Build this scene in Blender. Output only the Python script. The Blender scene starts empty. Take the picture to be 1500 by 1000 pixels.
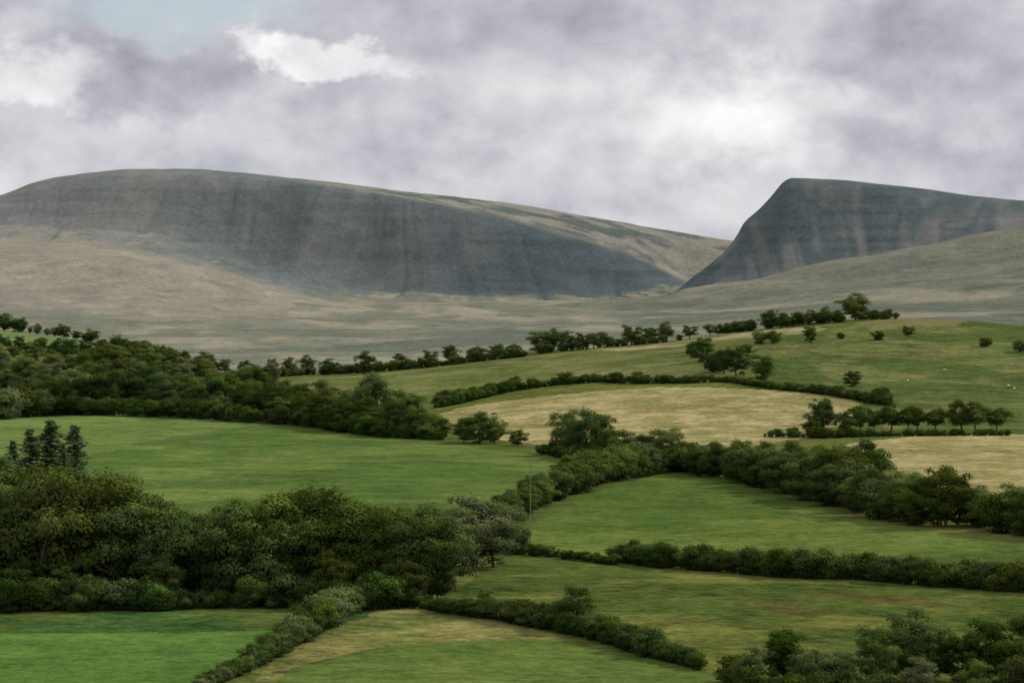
import bpy, bmesh, math, random
import numpy as np
from mathutils import Vector, Matrix
random.seed(7); rng=np.random.default_rng(7)
S=bpy.context.scene
F=4167.0; CX=750.0; HY=430.0; EYE=40.0      # survey constants: 100 mm lens, eye level

# ------------------------------------------------------------------ helpers
def lin(c):
    return np.array([((v/255)/12.92 if v/255<=0.04045 else ((v/255+0.055)/1.055)**2.4) for v in c])
def pchip_slopes(X,Y):
    h=np.diff(X); sh=(-1,)+(1,)*(Y.ndim-1); h=h.reshape(sh)
    dl=np.diff(Y,axis=0)/h
    m=np.zeros_like(Y); m[0]=dl[0]; m[-1]=dl[-1]
    a=dl[:-1]; b=dl[1:]; h0=h[:-1]; h1=h[1:]
    w1=2*h1+h0; w2=h1+2*h0
    with np.errstate(divide='ignore',invalid='ignore'):
        mm=(w1+w2)/(w1/a+w2/b)
    m[1:-1]=np.where(a*b>0,mm,0); return m
def pchip(X,Y,q):
    X=np.asarray(X,float); Y=np.asarray(Y,float); m=pchip_slopes(X,Y)
    q=np.clip(q,X[0],X[-1]); i=np.clip(np.searchsorted(X,q)-1,0,len(X)-2)
    h=X[i+1]-X[i]; t=(q-X[i])/h
    if Y.ndim>1: h=h[:,None]; t=t[:,None]
    return ((2*t**3-3*t**2+1)*Y[i]+(t**3-2*t**2+t)*h*m[i]+(-2*t**3+3*t**2)*Y[i+1]+(t**3-t**2)*h*m[i+1])
def hsh(i,j,s):
    v=(i.astype(np.int64)*374761393+j.astype(np.int64)*668265263+s*974634777)&0xffffffff
    v=((v^(v>>13))*1274126177)&0xffffffff
    return ((v^(v>>16))&0xffff)/65535.0
def vn(x,y,s=0):
    i=np.floor(x); j=np.floor(y); fx=x-i; fy=y-j
    u=fx*fx*fx*(fx*(fx*6-15)+10); v=fy*fy*fy*(fy*(fy*6-15)+10)
    a=hsh(i,j,s); b=hsh(i+1,j,s); c=hsh(i,j+1,s); d=hsh(i+1,j+1,s)
    return (a*(1-u)+b*u)*(1-v)+(c*(1-u)+d*u)*v
def fbm(x,y,o=4,s=0):
    r=0;a=0.5;t=0
    for k in range(o):
        r=r+a*vn(x*2**k+17.3*k,y*2**k-9.1*k,s+k); t+=a; a*=0.5
    return r/t
def sst(a,b,x):
    t=np.clip((x-a)/(b-a),0,1); return t*t*(3-2*t)

# ------------------------------------------------------------------ terrain profiles (distance -> sight line profile)
def zc(z,d): return HY-z/d*F
flat=lambda d,z:[(0,zc(z,d)),(1500,zc(z,d))]
ROWS=[
 (40,flat(40,-8)),(100,flat(100,-25)),(180,flat(180,-34)),(300,flat(300,-34)),
 (400,[(0,786),(700,784),(1500,781)]),
 (520,[(0,703),(700,703),(1500,700)]),
 (700,[(0,632),(400,634),(800,640),(1200,636),(1500,632)]),
 (820,[(0,600),(300,602),(450,610),(600,606),(900,590),(1250,583),(1500,584)]),
 (980,[(0,545),(200,556),(400,570),(600,566),(800,548),(1000,532),(1200,522),(1500,524)]),
 (1150,[(0,494),(100,505),(200,525),(300,545),(450,546),(620,533),(800,514),(1000,495),(1100,483),(1200,472),(1300,467),(1400,470),(1500,478),(1800,500)]),
 (1250,[(0,483),(100,496),(200,520),(300,548),(450,552),(620,540),(800,522),(1000,505),(1200,482),(1300,477),(1500,488)]),
 (1600,[(0,545),(600,565),(1200,530),(1500,520)]),
 (2050,[(0,540),(300,540),(600,545),(1000,525),(1300,505),(1500,490)]),
 (2600,[(0,505),(300,512),(700,508),(1000,490),(1300,470),(1500,462)]),
 (3200,[(0,470),(250,478),(400,482),(700,478),(1000,465),(1250,447),(1500,428)]),
 (3800,[(0,425),(150,420),(250,430),(400,452),(550,459),(1000,449),(1150,432),(1250,418),(1500,384)]),
 (4200,[(-600,395),(0,381),(150,376),(250,385),(330,402),(420,427),(500,441),(700,444),(950,437),(1000,426),(1100,408),(1200,388),(1300,370),(1400,351),(1500,332),(2000,300)]),
 (4420,[(-600,402),(0,387),(150,386),(300,410),(420,434),(500,446),(700,448),(950,446),(1000,440),(1100,425),(1200,404),(1300,384),(1500,350),(2000,320)]),
 (4560,[(-600,397),(0,379),(150,382),(300,408),(420,434),(500,446),(950,446),(985,438),(1020,424),(1060,404),(1100,386),(1150,362),(1200,350),(1300,335),(1400,326),(1500,318),(2000,310)]),
 (4730,[(-600,390),(0,366),(150,372),(300,402),(420,434),(500,445),(900,444),(960,440),(985,429),(1010,408),(1040,386),(1062,367),(1080,343),(1090,326),(1112,307),(1130,288),(1150,266),(1160,262),(1200,263),(1300,272),(1400,283),(1500,293),(2000,340)]),
 (5000,[(-600,380),(0,352),(150,356),(300,388),(420,424),(500,438),(700,441),(960,434),(1080,410),(1150,330),(1200,305),(1300,300),(1500,315),(2000,360)]),
 (5180,[(-600,365),(0,334),(150,336),(300,362),(420,400),(520,421),(620,430),(800,433),(960,428),(1080,405),(1150,360),(1500,340),(2000,370)]),
 (5430,[(-600,330),(-200,318),(0,292),(60,273),(130,260),(200,255),(260,254),(330,259),(450,269),(560,284),(650,300),(720,316),(790,334),(860,352),(920,372),(970,396),(1010,412),(1150,405),(1500,370),(2000,380)]),
 (5800,[(-600,350),(-200,316),(0,288),(50,268),(130,255),(200,250),(250,250),(330,255),(450,266),(560,280),(700,294),(820,311),(900,325),(1000,342),(1065,351),(1150,365),(1300,385),(2000,400)]),
 (6300,[(-600,370),(0,320),(200,280),(560,305),(1000,370),(2000,410)]),
 (8000,[(-600,400),(200,380),(1000,410),(2000,420)]),
 (25000,[(0,431),(1500,431)]),
]
RD=np.array([r[0] for r in ROWS],float)
def gx(x,D):
    return x+(fbm(x/170,D/260,2,21)-0.5)*50+(fbm(x/400,D*0+3.3,2,22)-0.5)*1.6*(D-5300)*0.5
def height(pxs,ds):
    pxs=np.asarray(pxs,float); ds=np.asarray(ds,float)
    Z=[]
    for d,pr in ROWS:
        X=[p[0] for p in pr]; Y=[p[1] for p in pr]
        Z.append(-(pchip(X,Y,pxs)-HY)/F*d)
    z=pchip(RD,np.array(Z),ds)
    D=ds[:,None]; x=(pxs[None,:]-CX)/F*D; P=pxs[None,:]+0*D; Dn=D+0*x
    w=sst(200,300,Dn)
    z=z+w*(fbm(x/70,Dn/70,3,3)-0.5)*1.6*(1-sst(1100,1250,Dn)*0.3)
    if ds.max()>1300:
        z=z+sst(1300,2000,Dn)*(fbm(x/160,Dn/260,5,11)-0.5)*(13-6*sst(3900,4200,Dn))
        z=z+sst(3000,3600,Dn)*(1-sst(4300,4420,Dn))*(fbm(x/90+Dn/300,Dn/500,4,31)-0.5)*10
        # gullies on the scarps
        wx=gx(x,Dn)
        g=1-np.abs(2*fbm(wx/80,Dn/700,3,5)-1)
        g2=1-np.abs(2*fbm(wx/24+40,Dn/300,3,8)-1)
        mR=sst(4440,4540,Dn)*(1-sst(4690,4730,Dn))*sst(985,1060,P)
        mL=sst(4900,5200,Dn)*(1-sst(5340,5430,Dn))
        pat=0.2+1.3*fbm(x/300,Dn/500,2,91)
        z=z-(g*13+g2*3.5-9.5)*pat*(mL*0.9+0.5*mR)
        z=z+sst(4900,5200,Dn)*(1-sst(5340,5430,Dn))*(fbm(x/120,Dn/90,4,92)-0.5)*9
        z=z+sst(5430,5500,Dn)*(1-sst(5760,5800,Dn))*(fbm(x/100,Dn/100,4,77)-0.5)*6
    return z+EYE
def ground(px,py,dmax=1250):
    ds=np.concatenate([np.arange(150,700,1.0),np.arange(700,dmax,2.0)])
    z=height(np.array([px]),ds)[:,0]-EYE
    P=HY-z/ds*F
    k=np.where(P<=py)[0]
    i=k[0] if len(k) else int(np.argmin(P))
    return ds[i],z[i]+EYE
def world(px,py,dmax=1250):
    d,z=ground(px,py,dmax); return ((px-CX)/F*d,d,z)

# ------------------------------------------------------------------ terrain mesh
pxs=np.concatenate([np.arange(-4500,-200,60.0),np.arange(-200,1700,2.2),np.arange(1700,6060,60.0)])
def geo(a,b,r):
    n=int(math.log(b/a)/math.log(r)); return a*(b/a)**(np.arange(n)/n)
ds=np.concatenate([np.arange(40,230,6.0),geo(230,1300,1.004),geo(1300,3900,1.006),np.arange(3900,5900,6.0),geo(5900,25000,1.03),[25000]])
Zg=height(pxs,ds); nR,nC=Zg.shape
Dg=ds[:,None]+0*Zg; Xg=(pxs[None,:]-CX)/F*ds[:,None]; Pg=pxs[None,:]+0*Zg
sl=np.abs(np.gradient(Zg,axis=0)/np.gradient(Dg,axis=0)); slx=np.gradient(Zg,axis=1)/np.gradient(Xg,axis=1)
slope=np.sqrt(sl**2+slx**2)

def mix(a,b,t): return a*(1-t[...,None])+b*t[...,None]
C=np.zeros(Zg.shape+(3,)); C[:]=lin((88,100,50))
rough=np.full(Zg.shape,0.5)
n1=fbm(Xg/60,Dg/60,4,41)
C=mix(C,lin((106,112,60)),sst(0.4,0.65,n1))
# moor, paled so that distance haze sits in the ground colour
mo=sst(1250,1400,Dg)
m1=fbm(Xg/130+Dg/400,Dg/330,5,51); m2=fbm(Xg/45,Dg/160,4,52); m3=fbm(Xg/240+9,Dg/140,5,53)
moor=np.zeros_like(C); moor[:]=lin((126,128,112))
moor=mix(moor,lin((154,149,129)),sst(0.38,0.62,m1)*0.9)
moor=mix(moor,lin((105,113,98)),sst(0.5,0.72,m2)*0.6)
moor=mix(moor,lin((96,107,95)),sst(0.5,0.62,m3)*0.6*(1-sst(3900,4100,Dg)))
leftf=(1-sst(250,620,Pg))
moor=mix(moor,lin((152,146,134)),leftf*sst(3000,3800,Dg)*0.65)
rghtf=sst(1000,1200,Pg)*sst(3300,3900,Dg)
moor=mix(moor,lin((121,126,112)),rghtf*0.6)
C=mix(C,moor,mo); rough=rough*(1-mo)+mo*0.7
# scarps, greys lifted to paint in the aerial haze
wx=gx(Xg,Dg)
st=fbm(wx/60,Dg/600,4,61); st2=fbm(wx/20,Dg/300,3,62); lo_=fbm(Xg/220,Dg/200,4,66); bl=fbm(Xg/60,Dg/50,4,68)
sc=np.zeros_like(C); sc[:]=lin((114,121,122))
sc=mix(sc,lin((136,138,134)),sst(0.48,0.75,st)*0.6)
sc=mix(sc,lin((98,108,109)),sst(0.5,0.75,st2)*0.35)
sc=mix(sc,lin((102,113,107)),sst(0.46,0.66,bl)*0.6)
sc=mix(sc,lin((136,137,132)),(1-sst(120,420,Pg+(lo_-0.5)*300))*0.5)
cloud_shade=sst(560,800,Pg+(lo_-0.5)*240)*(1-sst(1040,1060,Pg))*sst(4900,5050,Dg)  # cloud shadow over the valley scarp, painted into its colour
sc=mix(sc,lin((86,101,105)),cloud_shade*0.75)
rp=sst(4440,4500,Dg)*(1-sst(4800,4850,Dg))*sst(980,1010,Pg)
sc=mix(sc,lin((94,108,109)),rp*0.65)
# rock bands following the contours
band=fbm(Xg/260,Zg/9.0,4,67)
sc=mix(sc,lin((76,86,88)),sst(0.52,0.68,band)*np.clip(rp+0.6*cloud_shade+0.35,0,1)*0.5)
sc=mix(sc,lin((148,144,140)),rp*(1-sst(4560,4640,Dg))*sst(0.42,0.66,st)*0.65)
# broad pale scree chutes
chute=(1-np.abs(2*fbm(wx/80,Dg/700,3,5)-1))
sc=mix(sc,lin((142,142,137)),sst(0.74,1.0,chute)*0.4*(1-cloud_shade*0.6)*sst(0.35,0.6,bl))
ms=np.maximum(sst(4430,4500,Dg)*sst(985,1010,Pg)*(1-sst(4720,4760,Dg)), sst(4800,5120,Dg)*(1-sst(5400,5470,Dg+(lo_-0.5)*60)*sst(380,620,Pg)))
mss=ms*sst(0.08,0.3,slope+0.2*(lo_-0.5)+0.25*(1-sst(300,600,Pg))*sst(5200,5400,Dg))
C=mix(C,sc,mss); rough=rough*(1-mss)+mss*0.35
plate=sst(5420,5480,Dg)*sst(430,600,Pg)
C=mix(C,mix(np.zeros_like(C)+lin((144,142,130)),lin((104,112,107)),sst(0.42,0.62,fbm(Xg/60,Dg/60,4,63))),plate)

def inpoly(X,Y,poly):
    r=np.zeros(X.shape,bool); n=len(poly)
    for i in range(n):
        x0,y0=poly[i]; x1,y1=poly[(i+1)%n]
        if y0==y1: continue
        c=((y0>Y)!=(y1>Y))&(X<(x1-x0)*(Y-y0)/(y1-y0)+x0); r^=c
    return r
nearR=np.where(ds<1320)[0][-1]+1
Xn=Xg[:nearR]+(fbm(Xg[:nearR]/9,Dg[:nearR]/9,2,71)-0.5)*3; Yn=Dg[:nearR]+(fbm(Xg[:nearR]/9,Dg[:nearR]/9,2,72)-0.5)*4
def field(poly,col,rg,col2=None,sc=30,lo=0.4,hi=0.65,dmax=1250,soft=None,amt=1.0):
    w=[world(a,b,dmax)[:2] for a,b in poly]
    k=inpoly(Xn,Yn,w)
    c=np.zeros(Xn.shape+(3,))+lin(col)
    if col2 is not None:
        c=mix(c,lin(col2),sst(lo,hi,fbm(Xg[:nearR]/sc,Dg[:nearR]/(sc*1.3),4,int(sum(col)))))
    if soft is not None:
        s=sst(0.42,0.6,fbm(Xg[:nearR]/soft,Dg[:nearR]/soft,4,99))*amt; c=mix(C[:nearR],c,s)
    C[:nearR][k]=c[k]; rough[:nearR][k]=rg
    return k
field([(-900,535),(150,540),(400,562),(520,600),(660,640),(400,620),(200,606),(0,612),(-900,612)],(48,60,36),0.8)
field([(-900,480),(0,484),(90,494),(175,508),(160,514),(60,506),(0,502),(-900,500)],(106,128,80),0.3)
field([(-900,612),(0,611),(200,608),(390,621),(250,640),(110,672),(-900,700)],(108,126,68),0.5,(94,116,60))
field([(-900,700),(110,672),(250,640),(390,621),(640,645),(870,682),(860,705),(740,748),(560,750),(330,760),(100,770),(-900,780)],(84,107,53),0.6,(100,119,61),22)
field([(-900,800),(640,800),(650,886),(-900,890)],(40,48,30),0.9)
field([(740,795),(860,725),(990,688),(1130,718),(1260,765),(1380,782),(2200,860),(2200,920),(1500,860),(1200,842),(900,822),(770,806)],(84,106,50),0.6,(101,118,57),20)
field([(640,884),(740,812),(900,826),(1500,870),(2300,930),(2300,1100),(1050,1000),(900,945),(760,915)],(78,94,44),1.0,(105,110,56),12)
field([(1070,868),(1180,858),(1330,866),(1380,886),(1230,905),(1090,900)],(90,82,48),1.0,soft=6,amt=.65)
field([(-900,885),(640,885),(560,900),(430,928),(-900,925)],(82,96,46),1.0,(62,88,44),8)
field([(-900,925),(432,928),(390,958),(300,1010),(200,1100),(-900,1100)],(78,110,49),0.45,(88,117,55))
field([(560,892),(640,888),(840,936),(700,936),(560,948),(430,985),(330,1050),(300,1050),(430,960)],(124,122,72),1.0,(94,104,53),6)
field([(330,1050),(430,988),(560,952),(700,940),(840,940),(960,965),(1060,1000),(1200,1080),(900,1200),(300,1200)],(90,110,53),0.5,(100,119,59))
field([(640,606),(700,592),(830,577),(960,568),(1100,570),(1250,582),(1262,600),(1190,640),(1080,655),(1000,668),(880,660),(760,648),(670,636)],(146,141,90),0.9,(172,161,114),8)
field([(1240,650),(1350,638),(1600,636),(2200,640),(2200,800),(1460,770),(1430,745),(1320,690)],(146,141,90),0.9,(168,158,110),8)
field([(330,566),(450,552),(620,540),(800,520),(1000,502),(1030,520),(1000,556),(870,556),(740,572),(640,600),(560,590),(450,572)],(98,108,60),0.9,(116,120,74),18)
field([(780,512),(1000,490),(1200,478),(1210,486),(1060,500),(900,514)],(160,152,112),0.8,(118,121,76),16)
field([(1000,556),(1040,512),(1250,478),(1500,486),(2100,520),(2100,634),(1300,630),(1270,590),(1120,566)],(86,102,55),1.0,(113,119,70),18)
field([(1250,474),(1320,466),(1420,470),(1400,478),(1280,484)],(126,124,80),0.7)
C=np.clip(C,0,1)

def mesh_from(name,verts,faces,k):
    me=bpy.data.meshes.new(name); nv=len(verts); nf=len(faces)
    me.vertices.add(nv); me.vertices.foreach_set('co',np.ascontiguousarray(verts,dtype=np.float32).ravel())
    me.loops.add(nf*k); me.loops.foreach_set('vertex_index',np.ascontiguousarray(faces,dtype=np.int32).ravel())
    me.polygons.add(nf); me.polygons.foreach_set('loop_start',np.arange(0,nf*k,k,dtype=np.int32))
    me.update(calc_edges=True); return me
V=np.stack([Xg,Dg,Zg],-1).reshape(-1,3)
idx=np.arange(nR*nC).reshape(nR,nC)
Fc=np.stack([idx[:-1,:-1],idx[:-1,1:],idx[1:,1:],idx[1:,:-1]],-1).reshape(-1,4)
me=mesh_from('terrain',V,Fc,4)
me.polygons.foreach_set('use_smooth',np.ones(len(Fc),bool))
a=me.color_attributes.new('land','FLOAT_COLOR','POINT')
a.data.foreach_set('color',np.concatenate([C.reshape(-1,3),rough.reshape(-1,1)],1).astype(np.float32).ravel())
terr=bpy.data.objects.new('terrain_hills_and_fields',me); S.collection.objects.link(terr)

# ------------------------------------------------------------------ materials
class NT:
    def __init__(s,nt): s.t=nt; s.t.nodes.clear()
    def n(s,ty,**k):
        nd=s.t.nodes.new(ty)
        for a,b in k.items():
            if a=='i':
                for kk,vv in b.items():
                    if isinstance(vv,bpy.types.NodeSocket): s.t.links.new(vv,nd.inputs[kk])
                    else: nd.inputs[kk].default_value=vv
            else: setattr(nd,a,b)
        return nd
    def math(s,op,a,b=0.0,c=False):
        nd=s.n('ShaderNodeMath',operation=op,use_clamp=c,i={0:a,1:b}); return nd.outputs[0]
    def mapr(s,v,a,b,c=0.0,d=1.0,smooth=True):
        nd=s.n('ShaderNodeMapRange',interpolation_type='SMOOTHSTEP' if smooth else 'LINEAR',i={'Value':v,'From Min':a,'From Max':b,'To Min':c,'To Max':d}); return nd.outputs[0]
    def mixc(s,f,a,b,bl='MIX'):
        nd=s.n('ShaderNodeMix',data_type='RGBA',blend_type=bl)
        for k,v in ((0,f),(6,a),(7,b)):
            if isinstance(v,bpy.types.NodeSocket): s.t.links.new(v,nd.inputs[k])
            else: nd.inputs[k].default_value=v
        return nd.outputs[2]
def mat(name):
    m=bpy.data.materials.new(name); m.use_nodes=True; return m,NT(m.node_tree)
m,t=mat('land')
geo_=t.n('ShaderNodeNewGeometry'); pos=geo_.outputs['Position']
at=t.n('ShaderNodeAttribute',attribute_name='land')
nA=t.n('ShaderNodeTexNoise',i={'Vector':pos,'Scale':0.6,'Detail':3.0,'Roughness':0.75}).outputs[0]
nB=t.n('ShaderNodeTexNoise',i={'Vector':pos,'Scale':0.12,'Detail':4.0,'Roughness':0.7}).outputs[0]
nC_=t.n('ShaderNodeTexNoise',i={'Vector':pos,'Scale':0.022,'Detail':4.0,'Roughness':0.65}).outputs[0]
amp=t.mapr(at.outputs['Alpha'],0,1,0.3,1.0,False)
def dev(n,k): return t.math('MULTIPLY',t.math('SUBTRACT',n,0.5),k)
sm=t.math('ADD',t.math('ADD',dev(nA,2.3),dev(nB,1.7)),dev(nC_,1.1))
f=t.math('ADD',t.math('MULTIPLY',sm,amp),1.0)
col=t.n('ShaderNodeVectorMath',operation='SCALE',i={0:at.outputs['Color'],'Scale':f}).outputs[0]
hue=t.n('ShaderNodeHueSaturation',i={'Color':col,'Hue':t.math('SUBTRACT',0.497,dev(nB,0.07)),'Saturation':1.0,'Value':1.0}).outputs[0]
bmp=t.n('ShaderNodeBump',i={'Height':t.math('ADD',nA,t.math('MULTIPLY',nB,3.0)),'Strength':0.55,'Distance':0.6})
bs=t.n('ShaderNodeBsdfDiffuse',i={'Color':hue,'Roughness':0.9,'Normal':bmp.outputs[0]})
t.n('ShaderNodeOutputMaterial',i={'Surface':bs.outputs[0]})
me.materials.append(m)

def leafmat(name,dark,light,var=0.25,trans=0.2):
    m,t=mat(name)
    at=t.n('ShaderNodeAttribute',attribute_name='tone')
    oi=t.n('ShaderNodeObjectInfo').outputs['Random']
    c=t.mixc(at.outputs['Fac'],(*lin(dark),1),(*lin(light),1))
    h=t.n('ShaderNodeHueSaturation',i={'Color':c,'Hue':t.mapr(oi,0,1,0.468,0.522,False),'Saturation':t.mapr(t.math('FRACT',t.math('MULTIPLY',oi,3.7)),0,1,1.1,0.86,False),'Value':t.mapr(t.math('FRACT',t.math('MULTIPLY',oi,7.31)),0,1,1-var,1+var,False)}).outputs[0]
    d=t.n('ShaderNodeBsdfDiffuse',i={'Color':h,'Roughness':0.5})
    tr=t.n('ShaderNodeBsdfTranslucent',i={'Color':h})
    mx=t.n('ShaderNodeMixShader',i={0:trans,1:d.outputs[0],2:tr.outputs[0]})
    t.n('ShaderNodeOutputMaterial',i={'Surface':mx.outputs[0]}); return m
def simple(name,a,b,sc=3.0,r=0.9):
    m,t=mat(name); p=t.n('ShaderNodeTexCoord').outputs['Object']
    n=t.n('ShaderNodeTexNoise',i={'Vector':p,'Scale':sc,'Detail':5.0}).outputs[0]
    c=t.mixc(n,(*lin(a),1),(*lin(b),1))
    bm=t.n('ShaderNodeBump',i={'Height':n,'Strength':0.4,'Distance':0.05})
    bs=t.n('ShaderNodeBsdfPrincipled',i={'Base Color':c,'Roughness':r,'Normal':bm.outputs[0]})
    t.n('ShaderNodeOutputMaterial',i={'Surface':bs.outputs[0]}); return m
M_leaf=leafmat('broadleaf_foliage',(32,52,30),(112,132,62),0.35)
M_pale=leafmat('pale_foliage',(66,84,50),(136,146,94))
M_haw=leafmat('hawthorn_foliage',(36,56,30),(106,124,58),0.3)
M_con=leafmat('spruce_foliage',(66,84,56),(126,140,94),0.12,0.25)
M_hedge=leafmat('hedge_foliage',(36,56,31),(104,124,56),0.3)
M_bark=simple('bark',(70,62,52),(104,96,84),4)

# ------------------------------------------------------------------ plant prototypes (height 1)
def quads(c,nrm,size,rngl):
    n=len(c); r=rngl.normal(size=(n,3)); u=np.cross(nrm,r); u/=np.linalg.norm(u,axis=1)[:,None]+1e-9
    v=np.cross(nrm,u); v/=np.linalg.norm(v,axis=1)[:,None]+1e-9
    s=size*(0.6+0.8*rngl.random((n,1))); a=s*0.5; b=s*0.36
    q=np.stack([c-u*a,c-v*b+u*a*0.1,c+u*a,c+v*b-u*a*0.1],1)
    return q.reshape(-1,3)
def tube(p0,p1,r0,r1,k=6,segs=4,rg=None):
    P=[];Fs=[]
    p0=np.array(p0,float);p1=np.array(p1,float); off=(rg.normal(size=3)*np.linalg.norm(p1-p0)*0.08) if rg is not None else np.zeros(3)
    for i in range(segs+1):
        t_=i/segs; c=p0*(1-t_)+p1*t_+off*math.sin(math.pi*t_); r=r0*(1-t_)+r1*t_
        ax=(p1-p0)/np.linalg.norm(p1-p0); u=np.cross(ax,[0.3,1,0.1]); u/=np.linalg.norm(u); v=np.cross(ax,u)
        for j in range(k):
            a=2*math.pi*j/k; P.append(c+r*(math.cos(a)*u+math.sin(a)*v))
    for i in range(segs):
        for j in range(k):
            Fs.append([i*k+j,i*k+(j+1)%k,(i+1)*k+(j+1)%k,(i+1)*k+j])
    return np.array(P),np.array(Fs)
def assemble(name,leafq,tone,tubes,leafm,norm=True):
    nv=len(leafq); Vs=[leafq]; Fs=[np.arange(nv).reshape(-1,4)]; tn=[np.repeat(tone,4)]; o=nv; nl=nv//4
    for P,Q in tubes: Vs.append(P); Fs.append(Q+o); o+=len(P); tn.append(np.zeros(len(P)))
    V=np.concatenate(Vs); Q=np.concatenate(Fs); T=np.concatenate(tn)
    if norm: V=V/np.percentile(leafq[:,2],99.5)
    me=mesh_from(name,V,Q,4); at=me.attributes.new('tone','FLOAT','POINT'); at.data.foreach_set('value',T.astype(np.float32))
    me.materials.append(leafm); me.materials.append(M_bark)
    mi=np.zeros(len(Q),np.int32); mi[nl:]=1; me.polygons.foreach_set('material_index',mi); return me
def broad(name,seed,rad=(0.40,0.40,0.40),cz=0.58,nl=56,per=240,leaf=0.025,lr=(0.06,0.15),lean=(0,0),leafm=None,trunk=0.022,limbs=9,low=-0.8,stray=22):
    g=np.random.default_rng(seed); C_=[];R_=[]
    while len(C_)<nl:
        p=g.normal(size=3); p/=np.linalg.norm(p); p*=g.uniform(0.3,1.0)**0.45*0.92
        if p[2]<low: continue
        az_=math.atan2(p[1],p[0])
        k=0.80+0.20*math.sin(3*az_+seed)+0.15*math.sin(5*az_+2*seed+4*p[2])+0.13*g.normal()
        k=np.clip(k,0.5,1.2)
        c=np.array([p[0]*rad[0]*k,p[1]*rad[1]*k,p[2]*rad[2]*(0.45+0.55*k)+cz])
        c[0]+=lean[0]*(c[2]); c[1]+=lean[1]*c[2]
        C_.append(c);R_.append(g.uniform(*lr))
    pts=[];nr=[];tn=[]
    cc=np.array([lean[0]*cz,lean[1]*cz,cz-0.1])
    for c,r in zip(C_,R_):
        n=int(per*(r/np.mean(lr))**2); d=g.normal(size=(n,3)); d/=np.linalg.norm(d,axis=1)[:,None]
        d[:,2]=np.where(d[:,2]<-0.35,-d[:,2],d[:,2])
        rr=r*(0.62+0.46*g.random((n,1)))*(1+0.3*np.sin(d[:,[0]]*7+seed+c[1]*20)*np.sin(d[:,[1]]*6+c[0]*30))
        p=c+d*rr*np.array([1.15,1.15,0.8]); pts.append(p)
        out=(p-cc); out/=np.linalg.norm(out,axis=1)[:,None]
        nn=d*0.8+out*0.5+g.normal(size=(n,3))*0.25; nr.append(nn/np.linalg.norm(nn,axis=1)[:,None])
        tn.append(np.clip(g.random(n)*0.35+0.4*d[:,2]+g.uniform(0,0.5),0,1))  # upward leaves get a lighter tone, a painted lit top
    # stray twigs breaking up the outline
    c=np.array(C_); k=g.integers(0,nl,nl*stray); d=g.normal(size=(len(k),3)); d/=np.linalg.norm(d,axis=1)[:,None]; d[:,2]=np.abs(d[:,2])*0.9
    tw=np.sin(d[:,[0]]*9+c[k][:,[1]]*40)*0.5+0.5
    pts.append(c[k]+d*np.array(R_)[k][:,None]*(1.0+0.65*tw*g.random((len(k),1)))); nr.append(d); tn.append(g.random(len(k))*0.8)
    pts=np.concatenate(pts);nr=np.concatenate(nr);tn=np.concatenate(tn)
    tn=tn*(0.45+0.55*np.clip((pts[:,2]-0.1)/0.6,0,1))  # shade low in the crown put into the leaf tone
    keep=pts[:,2]>0.02; pts,nr,tn=pts[keep],nr[keep],tn[keep]
    q=quads(pts,nr,leaf,g)
    top=np.array([lean[0]*0.5,lean[1]*0.5,cz]); fork=np.array([lean[0]*0.15,lean[1]*0.15,max(0.12,cz-rad[2]*0.8)])
    tb=[tube([0,0,-0.04],fork,trunk*1.3,trunk*0.85,7,rg=g),tube(fork,top,trunk*0.85,trunk*0.4,6,rg=g)]
    for i in g.choice(nl,limbs,replace=False): tb.append(tube(fork+(top-fork)*g.uniform(0,0.6),C_[i],trunk*0.5,trunk*0.12,5,rg=g))
    return assemble(name,q,tn,tb,leafm or M_leaf)
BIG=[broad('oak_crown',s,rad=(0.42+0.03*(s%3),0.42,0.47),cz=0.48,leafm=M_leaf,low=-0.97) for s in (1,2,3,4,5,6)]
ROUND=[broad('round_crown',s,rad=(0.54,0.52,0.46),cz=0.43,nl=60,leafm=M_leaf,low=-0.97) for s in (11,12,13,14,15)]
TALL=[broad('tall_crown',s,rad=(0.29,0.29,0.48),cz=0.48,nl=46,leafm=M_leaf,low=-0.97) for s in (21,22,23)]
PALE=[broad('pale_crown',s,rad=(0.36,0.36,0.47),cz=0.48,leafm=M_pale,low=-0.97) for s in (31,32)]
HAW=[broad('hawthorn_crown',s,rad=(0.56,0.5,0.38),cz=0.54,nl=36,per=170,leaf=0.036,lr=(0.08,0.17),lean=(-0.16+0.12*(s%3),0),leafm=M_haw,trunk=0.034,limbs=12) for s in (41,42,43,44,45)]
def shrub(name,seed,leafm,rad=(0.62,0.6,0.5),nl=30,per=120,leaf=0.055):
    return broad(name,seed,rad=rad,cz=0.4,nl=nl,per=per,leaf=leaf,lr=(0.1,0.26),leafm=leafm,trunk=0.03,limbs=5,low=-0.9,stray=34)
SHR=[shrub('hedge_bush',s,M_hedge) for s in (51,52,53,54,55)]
SHP=[shrub('pale_hedge_bush',s,M_pale) for s in (56,57)]
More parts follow.
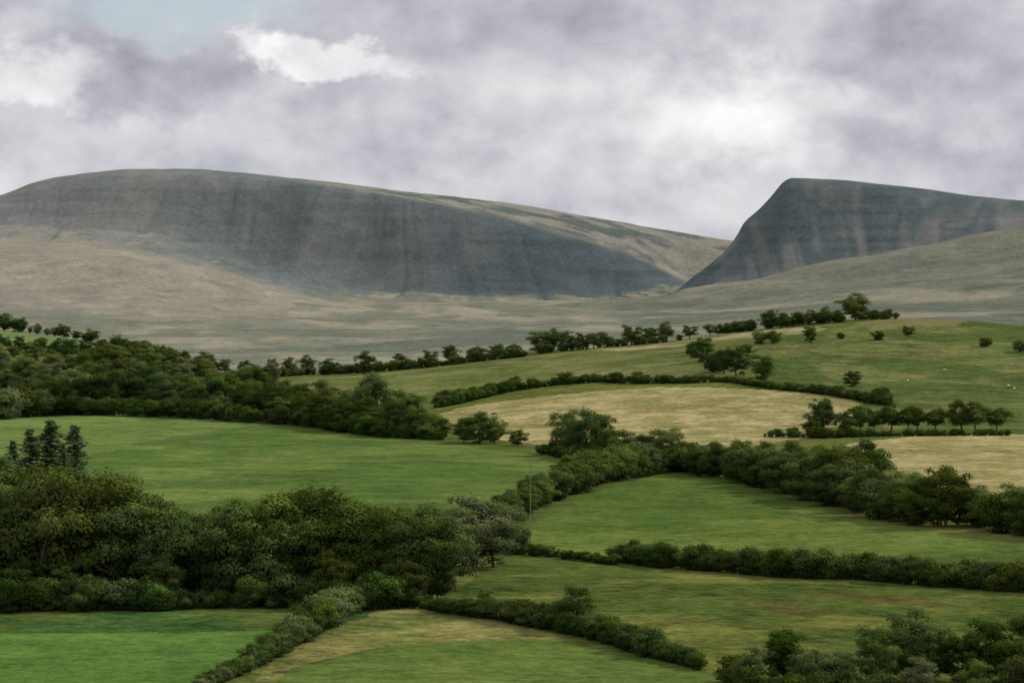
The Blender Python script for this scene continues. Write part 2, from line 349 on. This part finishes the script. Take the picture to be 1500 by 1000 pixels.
def conifer(name,seed):
    g=np.random.default_rng(seed); pts=[];nr=[];tb=[tube([0,0,-0.03],[0,0,0.98],0.018,0.003,6)]
    z=0.08
    while z<0.97:
        R=0.25*(1-z)**0.6*g.uniform(0.6,1.15)+0.015; nb=7
        for b in range(nb):
            a=g.uniform(0,6.28); L=R*g.uniform(0.55,1.25); d=np.array([math.cos(a),math.sin(a),0])
            n=int(55*L/0.25)+12; t_=g.random((n,1))**0.7
            p=np.array([0,0,z])+d*L*t_+np.array([0,0,1])*(-0.2*L*t_+0.25*L*t_*t_)+g.normal(size=(n,3))*0.012
            pts.append(p); k=g.normal(size=(n,3))*0.4+d*0.5+np.array([0,0,0.7]); nr.append(k/np.linalg.norm(k,axis=1)[:,None])
            if L>0.08: tb.append(tube([0,0,z],np.array([0,0,z-0.05*L])+d*L*0.8,0.004,0.001,4,segs=2))
        z+=0.04
    pts=np.concatenate(pts);nr=np.concatenate(nr)
    return assemble(name,quads(pts,nr,0.032,g),g.random(len(pts)),tb,M_con)
CON=[conifer('spruce_crown',s) for s in (61,62,63)]
CAT={'oak':BIG,'round':ROUND,'tall':TALL,'pale':PALE,'haw':HAW,'shrub':SHR,'pshrub':SHP,'con':CON}
NM={'oak':'oak_tree','round':'sycamore_tree','tall':'ash_tree','pale':'willow_tree','haw':'hawthorn_tree','shrub':'bush','pshrub':'bush','con':'spruce_tree'}

def put(kind,x,y,z,h,wf=1.0,name=None,parent=None):
    o=bpy.data.objects.new(name or NM[kind],random.choice(CAT[kind])); S.collection.objects.link(o)
    o.location=(x,y,z-0.02*h); o.rotation_euler=(0,0,random.uniform(0,6.28) if kind!='haw' else random.uniform(-0.7,0.7))
    w=h*wf*random.uniform(0.88,1.16); o.scale=(w,w*random.uniform(0.85,1.15),h)
    if parent: o.parent=parent
    return o
def tree(kind,px,py,hp,wf=1.0,**k):
    x,y,z=world(px,py); return put(kind,x,y,z,hp*y/F*random.uniform(0.94,1.06),wf,**k)
def empty(name):
    e=bpy.data.objects.new(name,None); S.collection.objects.link(e); e.empty_display_size=1; return e
def zat(x,y):
    return height(np.array([x/y*F+CX]),np.array([y]))[0,0]
def hedge(pts,kinds=('shrub',),sp=0.6,jit=0.2,wf=1.0,hv=0.3,name='hedgerow',gap=0.0):
    e=empty(name); W=[]
    for px,py,hp in pts:
        x,y,z=world(px,py); W.append((x,y,hp*y/F))
    for i in range(len(W)-1):
        a=np.array(W[i]);b=np.array(W[i+1]); L=math.hypot(*(b-a)[:2]); s=0.0
        while s<L:
            t_=s/L; p=a*(1-t_)+b*t_; h=p[2]*random.uniform(1-hv,1+hv)
            s+=max(0.6,p[2]*sp*random.uniform(0.5,1.3))
            if random.random()<gap: continue
            x=p[0]+random.gauss(0,jit*p[2]); y=p[1]+random.gauss(0,jit*p[2])
            put(random.choice(kinds),x,y,zat(x,y),h,wf,name='bush' if 'shrub' in kinds[0] else 'tree',parent=e)
    return e
def wood(poly,n,h,kinds,wf=1.1,name='woodland'):
    e=empty(name); W=[world(a,b)[:2] for a,b in poly]; xs=[p[0] for p in W]; ys=[p[1] for p in W]; c=0
    for _ in range(n*30):
        x=random.uniform(min(xs),max(xs)); y=random.uniform(min(ys),max(ys))
        if inpoly(np.array([x]),np.array([y]),W)[0]:
            put(random.choice(kinds),x,y,zat(x,y),random.uniform(*h),wf,name='tree',parent=e); c+=1
            if c>=n: break
    return e

# ------------------------------------------------------------------ big foreground wood (left)
for px,py,hp,k,w in [(-60,890,185,'oak',1.0),(15,888,184,'oak',1.0),(70,886,198,'round',.85),(140,886,192,'oak',1.05),(205,884,164,'oak',1.0),(262,880,142,'round',.8),
    (310,884,142,'oak',1),(365,882,156,'oak',1.0),(415,880,146,'round',.85),(462,878,170,'oak',1.0),(515,882,148,'tall',1.1),(566,886,150,'oak',1.0),(618,884,140,'round',.85),
    (690,836,112,'pale',1.25),(722,832,88,'pale',1.2),(650,858,114,'oak',1)]:
    tree(k,px,py,hp,w)
for px,py,hp,k in [(-20,845,150,'oak'),(50,842,150,'round'),(110,840,155,'oak'),(170,842,145,'oak'),(235,842,112,'tall'),(285,842,94,'round'),(345,842,112,'oak'),(400,842,110,'oak'),(440,840,124,'tall'),(500,842,100,'round'),(550,845,110,'oak'),(600,845,108,'oak')]:
    tree(k,px,py,hp,1.05)
for px,py,hp,k in [(30,894,80,'oak'),(105,892,70,'round'),(235,890,85,'oak'),(340,888,80,'tall'),(390,887,75,'oak'),(490,888,85,'oak'),(600,890,72,'round'),(640,884,66,'oak')]:
    tree(k,px,py,hp,1.0)
hedge([(-80,897,34),(120,896,40),(300,893,34),(420,890,36),(540,893,40),(600,892,36)],('shrub',),0.5,0.25,hv=.5,name='woodland_edge_shrubs')
hedge([(745,812,42),(765,808,28)],name='hawthorn_bush_clump')
# spruces and scrub, left edge
for px,py,hp,w in [(74,692,80,1.5),(108,690,68,1.5),(44,694,68,1.5),(18,696,52,1.5),(92,696,46,1.4)]: tree('con',px,py,hp,w)
hedge([(-60,712,60),(0,710,40),(50,706,24),(110,702,12)],('oak','shrub'),0.5,name='scrub')
# ------------------------------------------------------------------ left middle woodland belt
hedge([(-200,615,50),(0,614,34),(40,610,40),(80,606,30)],('oak','pshrub','shrub'),0.6,name='willow_thicket')
hedge([(90,602,50),(150,606,60),(250,608,52),(330,612,50),(420,620,45),(500,630,42),(560,638,40),(640,644,32)],('oak','round'),0.6,0.25,hv=.35,name='woodland_belt')
hedge([(80,606,20),(200,610,24),(330,616,24),(450,624,24),(560,640,24),(655,646,20)],('shrub',),0.7,name='hedgerow')
for px,py,hp,k,w in [(545,632,84,'oak',.9),(590,640,70,'round',1.0),(510,628,58,'oak',1),(180,600,74,'oak',1.2),(215,600,64,'round',1),(130,596,60,'oak',1),(350,612,58,'round',1),(275,606,60,'tall',1.2),(420,618,52,'tall',1.3)]: tree(k,px,py,hp,w)
wood([(-300,560),(100,560),(260,575),(420,590),(500,615),(300,604),(100,600),(-300,605)],72,(5.5,12),['oak','round','pale','oak','round','tall'])
wood([(-300,515),(0,520),(140,530),(250,548),(380,566),(440,585),(250,570),(100,556),(-300,556)],85,(4,10),['oak','round','oak','pale','tall'])
hedge([(-200,470,20),(0,482,22),(60,490,18),(120,500,16),(175,510,18),(260,530,22),(330,546,22)],('oak','round'),0.6,hv=.4,name='tree_line')
hedge([(0,512,18),(80,518,18),(180,526,22),(260,542,22)],('oak','haw'),0.7,name='tree_line')
hedge([(240,548,12),(330,556,10),(450,549,10),(600,541,12),(700,530,10),(770,522,9)],('shrub',),0.6,hv=.5,name='hedgerow')
for px,py,hp,k,w in [(5,480,26,'round',1.3),(25,484,20,'round',1.2),(400,548,22,'oak',1),(425,548,25,'round',1),(450,548,28,'oak',1.1),(482,549,26,'round',1.2),(535,548,34,'round',1),(585,540,24,'oak',1.1),(300,548,26,'oak',1),(360,550,22,'round',1),
    (630,535,22,'haw',1),(660,531,26,'round',1),(695,530,24,'haw',1),(730,526,24,'round',1),(750,524,22,'haw',1),
    (790,517,32,'round',1.1),(808,515,36,'oak',1),(830,514,28,'round',1),(855,512,26,'haw',1),(870,511,22,'haw',1),(885,509,24,'haw',1),(925,506,30,'haw',.9),(955,503,24,'haw',1),(978,500,28,'haw',1),(1010,497,20,'haw',1),(1040,493,18,'haw',1),
    (1070,487,18,'shrub',1),(1085,486,16,'shrub',1.3),(1100,485,18,'shrub',1),(1128,481,28,'round',1),(1150,478,20,'haw',1),(1170,477,20,'shrub',1.2),(1188,476,24,'round',1),(1212,474,26,'haw',1),(1230,472,18,'shrub',1),
    (1253,469,40,'oak',1.15)]: tree(k,px,py,hp,w)
hedge([(780,520,14),(900,508,12),(1000,499,10)],('shrub',),0.8,gap=.3,name='hedgerow')
hedge([(1055,489,12),(1110,484,14)],('shrub',),0.8,name='hedgerow')
hedge([(1120,482,14),(1240,472,14)],('shrub',),0.8,name='hedgerow')
hedge([(1262,469,12),(1312,467,12)],('shrub',),0.8,name='hedgerow')
# hillside trees and scrub
for px,py,hp,k,w in [(1115,503,18,'shrub',1.3),(1135,503,18,'shrub',1),(1186,502,24,'round',.9),(1285,498,14,'shrub',1.2),(1330,496,18,'haw',1),(1445,508,15,'shrub',1.2),(1495,516,18,'shrub',1.3),(1232,497,10,'shrub',1),
   (1250,566,24,'round',1),(1296,592,26,'haw',1),(1280,588,18,'shrub',1),(1030,530,34,'round',1),(1012,520,18,'shrub',1),(1060,548,38,'haw',1),(1078,552,42,'round',.9),(1118,560,42,'tall',1.3),(1045,545,24,'shrub',1.2),(1095,522,18,'haw',1)]: tree(k,px,py,hp,w)
hedge([(640,598,13),(700,584,13),(745,574,12),(800,566,9),(870,560,8),(930,562,11),(1000,562,9),(1060,560,7),(1130,570,8),(1220,580,10),(1300,595,11)],('shrub',),0.42,hv=.6,gap=.05,name='hedgerow')
for px,py,hp,k in [(655,594,22,'haw'),(672,590,20,'round'),(690,588,18,'round'),(755,572,20,'round'),(780,570,16,'haw'),(830,566,20,'round'),(860,562,14,'haw'),(905,562,18,'haw'),(935,562,18,'round')]: tree(k,px,py,hp)
# ------------------------------------------------------------------ central clumps
for px,py,hp,k,w in [(702,650,50,'round',1.15),(725,650,36,'round',1),(758,653,24,'round',1.1),(680,648,34,'round',1),(640,640,28,'round',1),
   (832,668,66,'oak',.9),(858,672,72,'round',.85),(884,676,66,'oak',1),(915,690,64,'oak',.9),(945,692,58,'tall',1.2),(975,690,66,'round',.9),(900,700,54,'tall',1.1),(875,706,48,'tall',1)]: tree(k,px,py,hp,w)
hedge([(735,768,32),(775,748,32),(820,728,34),(862,714,40),(920,700,42),(985,690,34)],('shrub','tall','round'),0.42,.18,hv=.4,name='hedgerow')
hedge([(790,664,16),(870,682,16),(1000,690,22)],('shrub',),0.7,name='hedgerow')
# right belt
hedge([(990,688,30),(1060,700,40),(1130,716,46),(1200,732,50),(1270,752,52),(1340,770,46),(1440,774,40),(1500,784,46),(1650,800,60)],('round','oak','shrub'),0.42,.2,hv=.4,name='tree_belt')
for px,py,hp,k,w in [(1045,688,42,'round',1),(1085,694,54,'oak',1),(1125,700,54,'round',1),(1165,705,60,'oak',1.1),(1205,712,62,'round',1),(1240,716,62,'oak',1),(1275,730,84,'oak',1),(1235,735,80,'round',1),(1385,772,92,'round',1.0),(1330,762,68,'oak',1),(1425,770,56,'round',1),(1492,782,72,'oak',1),(1160,718,56,'round',1)]: tree(k,px,py,hp,w)
hedge([(1120,640,10),(1200,642,12),(1300,639,8),(1480,638,8)],('shrub',),0.6,hv=.5,name='hedgerow')
for px,py,hp,k,w in [(1207,636,50,'round',.9),(1238,638,38,'round',1),(1262,637,42,'haw',.9),(1190,640,28,'round',1),(1280,634,38,'haw',.8),(1308,634,42,'haw',.9),(1330,634,40,'haw',.8),(1345,634,36,'haw',.8),(1370,634,38,'haw',.9),(1408,635,50,'haw',.9),(1428,635,48,'haw',.8),(1460,634,36,'haw',.9)]: tree(k,px,py,hp,w)
# lower hedges
hedge([(760,812,16),(830,820,12),(900,828,14)],sp=.5,name='hedgerow')
hedge([(905,824,28),(980,832,28),(1060,838,30),(1150,846,32),(1260,850,32),(1380,860,32),(1500,868,34),(1650,880,36)],('shrub',),0.32,.12,wf=1.0,hv=.4,name='hedgerow')
hedge([(290,1015,16),(350,990,20),(400,962,28),(450,935,36),(490,910,34),(530,890,26)],('shrub','shrub','pshrub'),0.36,.12,hv=.4,name='hedgerow')
hedge([(615,892,12),(660,900,18),(720,908,24),(790,920,28),(850,932,30),(910,948,30),(970,968,28),(1030,982,20)],('shrub',),0.34,.14,hv=.5,name='hedgerow')
for px,py,hp,k,w in [(845,928,68,'tall',1.3),(712,902,38,'tall',1.2),(560,892,46,'round',1),(585,892,50,'round',1)]: tree(k,px,py,hp,w)
# bottom right scrub
for px,py,hp,k,w in [(1075,1000,42,'shrub',1),(1110,1012,70,'round',.9),(1150,1008,84,'tall',1.4),(1190,1015,62,'round',1),(1235,1015,58,'round',1),(1285,1010,94,'oak',1),(1325,1000,106,'oak',1),(1365,995,80,'round',1),(1410,1000,70,'round',1),(1450,1005,96,'oak',1),(1500,1000,104,'round',1),(1345,1040,80,'pale',1),(1250,1045,60,'shrub',1),(1430,1050,80,'oak',1),(1520,1050,110,'oak',1)]: tree(k,px,py,hp,w)
hedge([(1060,1010,30),(1200,1030,36),(1340,1045,40),(1520,1060,40)],('shrub',),0.5,.3,name='scrub')

# ------------------------------------------------------------------ poles, fence, sheep
def bm_obj(name,build,mats,loc=(0,0,0),rot=0,scale=1):
    bm=bmesh.new(); build(bm); me=bpy.data.meshes.new(name); bm.to_mesh(me); bm.free()
    for q in mats: me.materials.append(q)
    o=bpy.data.objects.new(name,me); S.collection.objects.link(o); o.location=loc; o.rotation_euler=(0,0,rot); o.scale=(scale,)*3; return o
M_pole=simple('weathered_wood',(104,102,92),(140,136,124),2)
M_wool=simple('wool',(200,194,180),(226,222,210),6); M_face=simple('sheep_face',(60,54,48),(92,84,76),6)
def cyl(bm,p0,p1,r0,r1,k=8,mi=0):
    p0=Vector(p0);p1=Vector(p1);dd=p1-p0
    r=bmesh.ops.create_cone(bm,cap_ends=True,segments=k,radius1=r0,radius2=r1,depth=dd.length)
    M=Matrix.Translation((p0+p1)/2)@dd.to_track_quat('Z','Y').to_matrix().to_4x4()
    bmesh.ops.transform(bm,matrix=M,verts=r['verts'])
    for v in r['verts']:
        for f_ in v.link_faces: f_.material_index=mi
def pole(bm,H=10):
    cyl(bm,(0,0,-0.5),(0,0,H),0.07,0.045,10); cyl(bm,(-0.4,0.08,H-0.4),(0.4,0.08,H-0.4),0.03,0.03,6)
    for x in (-0.35,0,0.35): cyl(bm,(x,0.08,H-0.36),(x,0.08,H-0.2),0.03,0.02,6)
for px,py,H in [(777,800,14),(1186,541,11)]:
    x,y,z=world(px,py); bm_obj('utility_pole',lambda b:pole(b,H),[M_pole],(x,y,z),1.2)
a=np.array(world(108,676)); b=np.array(world(392,621))
def fence(bm):
    n=46; prev=None
    for i in range(n+1):
        p=a[:2]*(1-i/n)+b[:2]*(i/n); z=zat(p[0],p[1]); cyl(bm,(p[0],p[1],z-0.2),(p[0],p[1],z+1.15),0.05,0.045,6)
        if prev:
            for hh in (0.4,0.75,1.1): cyl(bm,(prev[0],prev[1],prev[2]+hh),(p[0],p[1],z+hh),0.006,0.006,4)
        prev=(p[0],p[1],z)
bm_obj('field_fence',fence,[M_pole])
def sheep(bm):
    def ball(c,s,mi,sub=3):
        r=bmesh.ops.create_icosphere(bm,subdivisions=sub,radius=1)
        for v in r['verts']:
            w=1+0.06*math.sin(v.co.x*9)*math.sin(v.co.y*8)*math.sin(v.co.z*9)
            v.co=Vector((c[0]+v.co.x*s[0]*w,c[1]+v.co.y*s[1]*w,c[2]+v.co.z*s[2]*w))
            for f_ in v.link_faces: f_.material_index=mi
    ball((0,0,0.62),(0.52,0.25,0.27),0); ball((0.42,0,0.62),(0.22,0.17,0.2),0)
    cyl(bm,(0.5,0,0.62),(0.7,0,0.3),0.13,0.09,8,0); ball((0.76,0,0.22),(0.09,0.075,0.15),1,2)
    for s in(-1,1): ball((0.7,0.11*s,0.33),(0.03,0.07,0.025),1,1)
    for x in(-0.33,0.3):
        for s in(-1,1):
            k=-0.05 if x<0 else 0.02
            cyl(bm,(x,0.12*s,0.5),(x+k,0.12*s,0.26),0.07,0.04,6,1); cyl(bm,(x+k,0.12*s,0.27),(x,0.12*s,-0.02),0.035,0.03,6,1)
    cyl(bm,(-0.5,0,0.7),(-0.57,0,0.42),0.045,0.025,6,0)
for px,py in [(1486,572),(1478,568),(1384,545),(1330,560)]:
    x,y,z=world(px,py); bm_obj('grazing_sheep',sheep,[M_wool,M_face],(x,y,z),random.uniform(0,6.28),1.0)

# ------------------------------------------------------------------ light, sky, camera
az,el=math.radians(62),math.radians(37)
sd=Vector((math.sin(az)*math.cos(el),math.cos(az)*math.cos(el),math.sin(el)))
L=bpy.data.lights.new('sun','SUN'); L.energy=4.8; L.angle=math.radians(0.6); L.color=(1,0.95,0.84)
lo=bpy.data.objects.new('sun',L); S.collection.objects.link(lo); lo.rotation_euler=sd.to_track_quat('Z','Y').to_euler(); lo.location=(0,0,500)
W=bpy.data.worlds.new('World'); S.world=W; W.use_nodes=True; t=NT(W.node_tree)
sky=t.n('ShaderNodeTexSky',sky_type='NISHITA',sun_disc=False,sun_elevation=el,sun_rotation=az)
dirv=t.n('ShaderNodeTexCoord').outputs['Generated']
mp=t.n('ShaderNodeMapping',i={'Vector':dirv,'Scale':(1,1,1.4)}).outputs[0]
def noise(v,s,d=8.0,r=0.5,dist=0.0): return t.n('ShaderNodeTexNoise',i={'Vector':v,'Scale':s,'Detail':d,'Roughness':r,'Distortion':dist})
def off(v,o): return t.n('ShaderNodeVectorMath',operation='ADD',i={0:v,1:o}).outputs[0]
w0=noise(mp,34,6.0,0.6).outputs['Color']
warp=t.n('ShaderNodeVectorMath',operation='SCALE',i={0:off(w0,(-0.5,-0.5,-0.5)),'Scale':0.045}).outputs[0]
dw=t.n('ShaderNodeVectorMath',operation='ADD',i={0:dirv,1:warp}).outputs[0]
front=t.mapr(t.n('ShaderNodeSeparateXYZ',i={0:dirv}).outputs[1],0.3,0.6)
def blob(px,py,rx,ry,lo=0.0,hi=1.0):
    c=(-(px-CX)/F,0,-(HY-py)/F)
    v=off(dw,c); v=t.n('ShaderNodeVectorMath',operation='MULTIPLY',i={0:v,1:(F/rx,0,F/ry)}).outputs[0]
    l=t.n('ShaderNodeVectorMath',operation='LENGTH',i={0:v}).outputs['Value']
    return t.mapr(l,hi,lo,0.0,1.0)
A=noise(off(mp,(3.1,0,1.7)),18,9.0,0.53).outputs[0]
A2=noise(off(mp,(3.106,0,1.690)),18,9.0,0.53).outputs[0]
Bn=noise(off(mp,(7.7,0,4.2)),8,4.0,0.5).outputs[0]
lum=t.math('ADD',0.58,t.math('MULTIPLY',t.math('SUBTRACT',t.mapr(A,0.34,0.66),0.5),0.13))
lum=t.math('ADD',lum,t.math('MULTIPLY',t.math('SUBTRACT',A,A2),0.55))
lum=t.math('ADD',lum,t.math('MULTIPLY',t.math('SUBTRACT',Bn,0.5),0.16))
for px,py,rx,ry,g,lo_b in [(1070,170,200,120,0.32,0),(980,200,460,170,0.12,0),(480,95,160,40,0.28,.45),(395,82,56,40,0.16,.45),(50,112,150,46,0.22,.4),(700,300,360,90,0.06,0),(220,122,190,74,-0.13,.35),(1330,50,420,120,-0.09,0),(1410,240,220,70,-0.10,.2),(800,50,320,90,-0.08,0),(640,225,150,60,-0.06,.2),(20,275,80,50,0.12,0),(300,200,380,40,0.04,0),(1250,150,90,40,0.08,.2),(60,20,140,40,-.05,.2)]:
    lum=t.math('ADD',lum,t.math('MULTIPLY',t.math('MULTIPLY',blob(px,py,rx,ry,lo_b),g),front))
lum=t.math('MAXIMUM',lum,0.36)
tint=t.mixc(t.mapr(lum,0.40,0.8),(0.96,0.955,1.09,1),(1.0,1.0,1.02,1))
cl=t.n('ShaderNodeVectorMath',operation='SCALE',i={0:tint,'Scale':t.math('MULTIPLY',lum,10.0)}).outputs[0]
gap=t.math('MULTIPLY',t.math('MULTIPLY',blob(270,14,250,66,0.4,1.0),0.8),front)
skyv=t.mixc(0.6,sky.outputs[0],(5.2,6.2,6.8,1))
fin=t.mixc(gap,cl,skyv)
bg=t.n('ShaderNodeBackground',i={'Color':fin,'Strength':0.1}); t.n('ShaderNodeOutputWorld',i={'Surface':bg.outputs[0]})

cam=bpy.data.cameras.new('camera'); cam.lens=100.0; cam.sensor_width=36; cam.clip_start=1; cam.clip_end=60000
co=bpy.data.objects.new('camera',cam); S.collection.objects.link(co); co.location=(0,0,EYE)
co.rotation_euler=(math.radians(90)-math.atan(70/F),0,0); S.camera=co
S.view_settings.view_transform='Standard'; S.view_settings.look='None'; S.view_settings.exposure=0
print('objects',len(bpy.data.objects))
